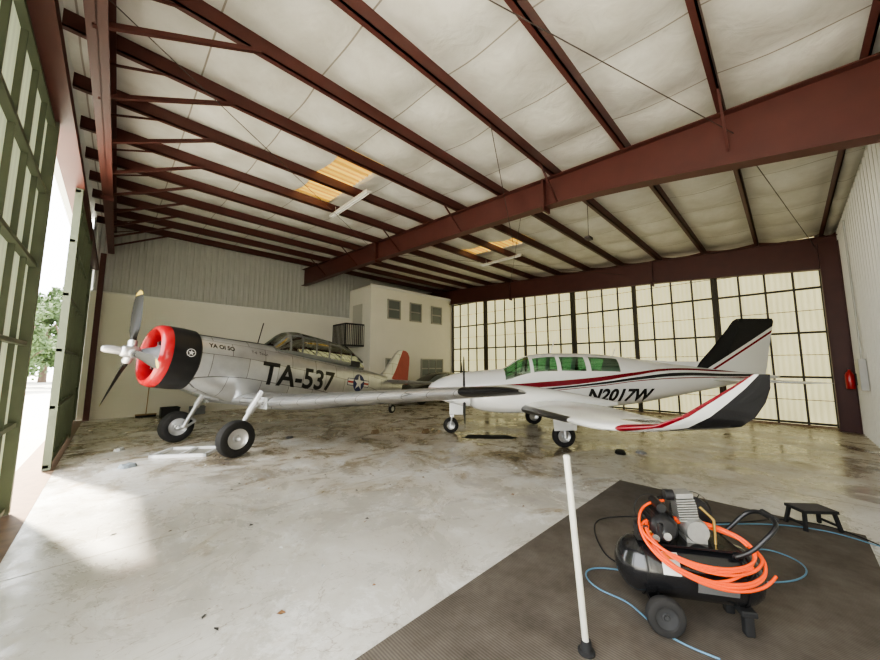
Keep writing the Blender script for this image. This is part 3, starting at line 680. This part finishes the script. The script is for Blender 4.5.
mo=MB(); mo.rev([(-.16,0),(-.155,.07),(-.13,.095),(-.1,.1),(.1,.1),(.13,.095),(.155,.07),(.16,.02),(.2,.02),(.2,0)],(-.17,.0,.655),(0,1,0),n=28)
for k in range(18):
    a=2*math.pi*k/18; c=Vector((-.17+.103*math.cos(a),0,.655+.103*math.sin(a))); mo.bar(c+Vector((0,-.1,0)),c+Vector((0,.1,0)),.006,.012)
mo.box(-.22,-.12,-.08,.08,.55,.58); mo.rev([(-.09,0),(-.09,.035),(.09,.035),(.09,0)],(-.17,.0,.785),(0,1,0),n=16)
mo.obj('electric_motor',M_blackp,C,smooth=True)
pu=MB(); pu.rev([(-.10,0),(-.1,.075),(-.07,.085),(.08,.085),(.1,.06),(.1,0)],(.07,.0,.64),(0,1,0),n=24,mi=0)
pu.box(.0,.14,-.07,.07,.55,.58,0)
def fins(cx,cy,tilt,n=9,w=.068):
    dv=Vector((math.sin(tilt),0,math.cos(tilt)));u=Vector((math.cos(tilt),0,-math.sin(tilt)))
    for q in range(n):
        p=Vector((cx,cy,.70))+dv*(.018*q); s_=w if q<n-2 else w*.95
        pu.add([p+u*a*s_+Vector((0,b_*s_,0))+dv*h for h in (0,.009) for a,b_ in ((-1,-1),(1,-1),(1,1),(-1,1))],CF,0)
    p=Vector((cx,cy,.68)); pu.tube(p,p+dv*.17,.045,0,n=16)
    p2=Vector((cx,cy,.70))+dv*(.018*n); pu.add([p2+u*a*.06+Vector((0,b_*.06,0))+dv*h for h in (0,.035) for a,b_ in ((-1,-1),(1,-1),(1,1),(-1,1))],CF,0)
fins(.03,0,-.12); 
pu.tube((.04,-.02,.88),(-.06,-.02,.87),.018,0); pu.rev([(0,0),(0,.04),(.06,.04),(.06,0)],(-.12,-.02,.87),(1,0,0),mi=1,n=18)
pu.obj('compressor_pump',[M_cast,M_blackp],C,smooth=True)
gd=MB(); gd.rev([(0,.15),(.015,.155),(.03,.15)],(.13,.15,.70),(0,1,0),n=30); gd.rev([(.0,.125),(.01,.13)],(-.17,.15,.68),(0,1,0),n=20)
for k in range(12):
    a=math.pi*2*k/12; gd.tube((.13,.165,.70),(.13+.15*math.cos(a),.165,.70+.15*math.sin(a)),.004,n=5)
gd.rev([(0,.02),(0,.13),(.02,.135),(.04,.13),(.04,.02)],(.13,.12,.69),(0,1,0),n=28)
gd.bar((.1,.16,.85),(-.16,.16,.76),.03,.02); gd.bar((.1,.16,.56),(-.16,.16,.56),.03,.02)
gd.obj('belt_guard',M_blackp,C,smooth=True)
rg=MB(); rg.box(-.36,-.28,-.12,-.03,.55,.66,0); rg.tube((-.32,-.05,.5),(-.32,-.05,.57),.015,1); rg.tube((-.3,-.1,.62),(-.12,-.14,.60),.012,1)
rg.rev([(0,0),(0,.028),(.03,.028),(.03,0)],(-.25,-.18,.60),(0,1,0),mi=2,n=18); rg.rev([(0,0),(0,.028),(.03,.028),(.03,0)],(-.17,-.18,.62),(0,1,0),mi=2,n=18); rg.rev([(0,0),(0,.02),(.06,.022),(.06,0)],(-.21,-.15,.64),(0,0,1),mi=0,n=14)
rg.tube((.2,-.05,.54),(.2,-.05,.72),.01,1); rg.tube((.2,-.05,.72),(.12,-.03,.8),.01,1)
rg.obj('pressure_regulator',[M_blackp,mat('brass',(.5,.35,.12),.3,.8),M_chrome],C,smooth=True)
hp=[(.27,-.15,.52),(.36,-.16,.55),(.46,-.16,.66),(.52,-.16,.72),(.57,-.12,.76),(.59,0,.77),(.57,.12,.76),(.52,.16,.72),(.46,.16,.66),(.36,.16,.55),(.27,.15,.52)]
curve('carry_handle',hp,.016,M_blackp,C)
h2=MB(); h2.tube((.588,-.07,.768),(.588,.07,.768),.023); h2.bar((.34,-.16,.54),(.42,-.15,.38),.02,.012); h2.obj('handle_grip',M_black,C)
hz=[]
for i in range(6*18):
    a=2*math.pi*i/18; k=i/18; s=1+.05*math.sin(k*2.3)
    u=math.cos(a)*(.345+.006*k)*s+.02+.015*k; v=math.sin(a)
    y=-.10+v*(.13+.004*k); z=.60+v*.085+.012*((i//18)%3)+.02*(math.cos(a)**2)-.030*k*(.3+.7*(1-v)/2)-.03*math.cos(a)
    if v<0: y-= .02
    hz.append((u,y-.03,z))
curve('orange_air_hose',hz,.010,M_org,C)
curve('orange_hose_end',[(.34,-.22,.5),(.2,-.29,.42),(0,-.28,.38),(-.2,-.26,.44),(-.34,-.2,.57),(-.36,-.1,.70),(-.25,.05,.78),(-.1,.05,.80)],.010,M_org,C)

def W(px,py,z=.02):
    u=(px-440)/335; v=(330-py)/335; up=v*.994+.106; tt_=(z-1.75)/up; d=(.994-.106*v)*tt_; r=u*tt_
    return (.695*d+.719*r,.719*d-.695*r,z)
HB=mat('blue_hose',(.10,.22,.32),.45)
curve('blue_air_hose',[W(*p) for p in ((720,659),(690,648),(655,630),(630,600),(600,592),(582,575),(590,566),(625,570),(660,578))]+[W(700,580),W(750,545),W(780,552),W(808,565),W(808,580),W(775,584),W(740,580)],.006,HB)
curve('power_cord',[W(*p) for p in ((640,568),(612,565),(598,545),(592,525),(600,517),(630,516),(662,518),(730,525),(770,518),(800,520),(850,530),(900,555))],.006,M_black)
curve('blue_air_hose',[W(*p) for p in ((700,525),(760,522),(820,528),(860,540),(885,548),(900,552))],.006,HB)

# ------------------------------------------------------------------ mat
m,nt,b=newmat('ribbed_floor_mat'); N=nt.nodes; L=nt.links
tc=N.new('ShaderNodeTexCoord'); sp=N.new('ShaderNodeSeparateXYZ'); L.new(tc.outputs['Object'],sp.inputs[0])
n1=noise(2.5,9,.7); c1=ramp(n1.outputs['Fac'],[(.3,(.080,.067,.054)),(.7,(.155,.135,.112))])
mu=N.new('ShaderNodeMath'); mu.operation='MULTIPLY'; mu.inputs[1].default_value=330; L.new(sp.outputs['X'],mu.inputs[0])
sn=N.new('ShaderNodeMath'); sn.operation='SINE'; L.new(mu.outputs[0],sn.inputs[0])
mr=N.new('ShaderNodeMapRange'); mr.inputs[1].default_value=-1; mr.inputs[3].default_value=.72; mr.inputs[4].default_value=1.1; L.new(sn.outputs[0],mr.inputs[0])
L.new(mix(1.0,c1.outputs[0],mr.outputs[0],'MULTIPLY'),b.inputs['Base Color']); b.inputs['Roughness'].default_value=.95; b.inputs['Specular IOR Level'].default_value=.2
box('floor_mat',.6,5.7,-.42,1.93,.001,.012,m,bevel=.003)

# pole
po=empty('white_pole',(2.2,.99,.012))
q=MB(); q.tube((0,0,.02),(-.09,.035,1.16),.020,0,n=20); q.rev([(0,.0),(.0,.022),(.01,.0225),(.02,.015),(.02,0)],(-.09,.035,1.155),(0,0,1),mi=0,n=20)
q.obj('pipe',mat('pvc_white',(.55,.54,.47),.45,0,.2,12),po,smooth=True)
q=MB(); q.rev([(0,0),(0,.05),(.012,.05),(.02,.035),(.07,.028),(.07,.02)],(0,0,0),(0,0,1),n=28); q.obj('base',M_black,po,smooth=True)

# step stool
S=empty('step_stool',(5.58,-.05,.012),math.radians(-48)); S.scale=(.70,.70,.78)
s=MB(); s.box(-.25,.25,-.16,.16,.225,.262)
for k in range(9): s.box(-.23,.23,-.14+k*.032,-.13+k*.032,.262,.268,1)
for a in (-1,1):
    for c in (-1,1): s.bar((a*.21,c*.12,.24),(a*.25,c*.16,0),.04,.04)
    s.bar((a*.235,-.14,.07),(a*.235,.14,.07),.02,.03)
s.obj('stool_frame',[M_black,mat('stool_grip',(.10,.09,.08),.8)],S)

# drip trays etc
e=empty('drip_tray_frame',(1.2,8.55,0),math.radians(-35)); q=MB()
for (a,b2,c,d2) in ((-.5,.5,-.35,-.29),(-.5,.5,.29,.35),(-.5,-.44,-.35,.35),(.44,.5,-.35,.35),(-.02,.03,-.3,.3)): q.box(a,b2,c,d2,.001,.06)
q.box(-.45,.45,-.3,.3,.001,.01,1)
q.obj('tray',[M_wht,mat('tray_dirty',(.35,.33,.28),.5)],e)
def pad(name,x,y,sx,sy_,rot,m,h=.02):
    e=empty(name,(x,y,.001),rot); q=MB(); n=14; V=[(0,0,h)]
    ring=[]
    for k in range(n):
        a=2*math.pi*k/n; r=random.uniform(.85,1.1); c=abs(math.cos(a));s_=abs(math.sin(a)); rr=r/max(c,s_)**.7
        ring.append((math.cos(a)*rr*sx/2,math.sin(a)*rr*sy_/2))
    V+= [(a*.8,b2*.8,h*random.uniform(.7,1.2)) for a,b2 in ring]+[(a,b2,0) for a,b2 in ring]
    F=[(0,1+k,1+(k+1)%n) for k in range(n)]+[(1+k,1+n+k,1+n+(k+1)%n,1+(k+1)%n) for k in range(n)]
    q.add(V,F); q.obj('cloth',m,e)
pad('absorbent_mat',6.8,5.3,1.3,.45,math.radians(-47),M_black,.015)
pad('oily_rag',7.5,2.5,.4,.2,.3,M_black,.05)
pad('oily_rag',7.75,2.2,.2,.15,1.3,mat('rag_grey',(.3,.3,.3),.8),.05)
pad('shop_rag',.3,8.1,.25,.18,.3,mat('rag_blue_grey',(.25,.28,.3),.8),.06)
pad('shop_rag',.2,9.8,.2,.15,.9,mat('rag_light',(.55,.55,.52),.8),.05)
pad('oily_rag',3.2,8.6,.22,.16,.9,M_dark,.03)
ch=MB()
for (x,y) in ((6.0,6.75),(5.0,7.6)): ch.add([(x-.1,y-.06,0),(x+.1,y-.06,0),(x+.1,y+.06,0),(x-.1,y+.06,0),(x-.1,y,.1),(x+.1,y,.1)],[(0,1,2,3),(0,4,5,1),(3,2,5,4),(0,3,4),(1,5,2)])
ch.obj('wheel_chocks',mat('chock_wood',(.16,.11,.06),.8))
lf=MB()
for k in range(320):
    x=random.uniform(0,10); y=random.uniform(2.3,12); s_=random.uniform(.010,.034); a=random.uniform(0,6.28)
    c,d_=math.cos(a)*s_,math.sin(a)*s_
    lf.add([(x-c,y-d_,.003),(x+d_*.5,y-c*.5,.006+s_*.3),(x+c,y+d_,.004),(x-d_*.5,y+c*.5,.005)],[(0,1,2,3)],k%3)
lf.obj('floor_debris',[mat('dry_leaf',(.16,.08,.03),.8),mat('dirt_flake',(.05,.045,.04),.8),mat('paint_chip',(.75,.75,.72),.6)])
# small clutter along the foot of the back wall, left of the trainer
def crate(x,y,w_,d_,h,m):
    e=empty('plastic_crate',(x,y,.001),random.uniform(-.2,.2)); q=MB(); t_=.02
    q.box(-w_/2,w_/2,-d_/2,d_/2,0,.02)
    for (a,b2,c,d2) in ((-w_/2,w_/2,-d_/2,-d_/2+t_),(-w_/2,w_/2,d_/2-t_,d_/2),(-w_/2,-w_/2+t_,-d_/2,d_/2),(w_/2-t_,w_/2,-d_/2,d_/2)):
        q.box(a,b2,c,d2,0,h); 
    q.box(-w_/2-.015,w_/2+.015,-d_/2-.015,-d_/2+.01,h-.04,h); q.box(-w_/2+.05,w_/2-.05,-d_/2+.05,d_/2-.05,.02,h*.85,1)
    q.obj('crate_body',[m,M_dark],e,bevel=.005)
crate(1.5,15.1,.5,.4,.32,M_blackp); crate(2.3,15.2,.45,.35,.28,mat('crate_grey',(.2,.2,.2),.6))
e=empty('push_broom',(.9,15.45,0)); q=MB(); q.box(-.28,.28,-.04,.04,.07,.11,0); q.box(-.27,.27,-.03,.03,0,.07,1); q.tube((0,0,.1),(.05,.33,1.45),.014,0); q.obj('broom_body',[mat('broom_wood',(.35,.22,.10),.6),M_black],e)

e=empty('fire_extinguisher',(13.85,Y0+.16,1.15)); q=MB()
q.rev([(0,0),(0,.075),(.02,.085),(.36,.085),(.42,.06),(.46,.03),(.5,.03),(.5,0)],(0,0,0),(0,0,1),mi=0,n=24)
q.box(-.02,.08,-.015,.015,.5,.54,1); q.tube((.05,0,.5),(.1,.02,.15),.012,1); q.box(-.06,.06,-.13,-.085,.1,.4,1)
q.obj('cylinder_body',[M_red,M_blackp],e,smooth=True)
e=empty('electrical_panel',(0,0,0)); q=MB(); q.box(12.0,12.5,Y0+.04,Y0+.16,1.2,1.9); q.tube((12.25,Y0+.08,1.9),(12.25,Y0+.08,5.2),.02); q.obj('panel_box',mat('panel_grey',(.5,.5,.48),.5,.1),e,bevel=.01)

M_tube=mat('fluorescent_tube',(.8,.8,.78),.4); M_fix=mat('fixture_white',(.55,.54,.50),.5)
for (x,y) in ((3.95,7.4),(10.4,7.4)):
    e=empty('fluorescent_light_fixture'); z=zt(y)-.12; q=MB()
    q.box(x-.06,x+.06,y-.95,y+.95,z,z+.05,0); q.tube((x-.03,y-.9,z-.015),(x-.03,y+.9,z-.015),.016,1); q.tube((x+.03,y-.9,z-.015),(x+.03,y+.9,z-.015),.016,1)
    q.tube((x,y-.7,z+.05),(x,y-.7,zt(y-.7)+.06),.006,0,n=6); q.tube((x,y+.7,z+.05),(x,y+.7,zt(y+.7)+.06),.006,0,n=6)
    q.obj('housing',[M_fix,M_tube],e)

# ------------------------------------------------------------------ parked car (dark)
K=empty('parked_car',(11.6,12.35,0),math.radians(-5))
CL=[0,.15,.6,1.2,1.7,2.4,3.0,3.5,4.0,4.35,4.45]
kp=(CL,[.55,.68,.84,.93,.98,.98,.98,1.0,.98,.8,.6]); kw=(CL,[.6,.78,.86,.88,.89,.89,.89,.89,.86,.75,.6])
def kprof(x): return (pchip(*kw,x),pchip(*kp,x),.22,.6,4)
o=body('body_shell',kprof,[4.45*i/40 for i in range(41)],[M_blk],lambda *a:0,K); o.location=(-2.2,0,0)
def gprof(x): return (pchip([1.3,2.0,3.2,4.1],[.72,.66,.66,.62],x),pchip([1.3,2.0,2.6,3.3,4.1],[.97,1.38,1.44,1.38,1.0],x),.85,.9,3)
o=body('greenhouse',gprof,[1.3+.1*i for i in range(29)],[M_win,M_blk],lambda x,f,s:1 if f>.85 or abs(x-2.65)<.06 else 0,K); o.location=(-2.2,0,0)
q=MB()
for x in (-1.4,1.25):
    for y in (-.78,.78): wheel(q,(x,y,.32),.32,.2)
q.obj('wheels',[M_tire,M_silver],K,smooth=True)

# ------------------------------------------------------------------ lights
w=bpy.data.worlds.new('World'); scene.world=w; w.use_nodes=True
bg=w.node_tree.nodes['Background']; bg.inputs['Color'].default_value=(.95,.975,1,1); bg.inputs['Strength'].default_value=8.5
sun=bpy.data.lights.new('sun','SUN'); sun.energy=36; sun.angle=math.radians(4); sun.color=(1,.93,.80)
so=bpy.data.objects.new('sun',sun); COL.objects.link(so); so.rotation_euler=Vector((.24,-.60,-1)).to_track_quat('-Z','Y').to_euler()
def portal(y0,y1):
    l=bpy.data.lights.new('door_portal','AREA'); l.shape='RECTANGLE'; l.size=y1-y0; l.size_y=4.9; l.cycles.is_portal=True
    o=bpy.data.objects.new('door_portal',l); COL.objects.link(o); o.location=(-1.1,(y0+y1)/2,2.45)
    o.rotation_euler=(math.radians(90),0,math.radians(-90))
portal(-1.2,2.3); portal(6.55,8.7)
try: scene.view_settings.look='AgX - Medium High Contrast'
except Exception as ex: print(ex)

# camera
cd=bpy.data.cameras.new('camera'); cd.sensor_width=36; cd.lens=335/880*36; cd.clip_start=.05; cd.clip_end=500
co=bpy.data.objects.new('camera',cd); COL.objects.link(co); co.location=(0,0,1.75)
p=math.radians(6.1); co.rotation_euler=Vector((.695*math.cos(p),.719*math.cos(p),math.sin(p))).to_track_quat('-Z','Y').to_euler()
scene.camera=co
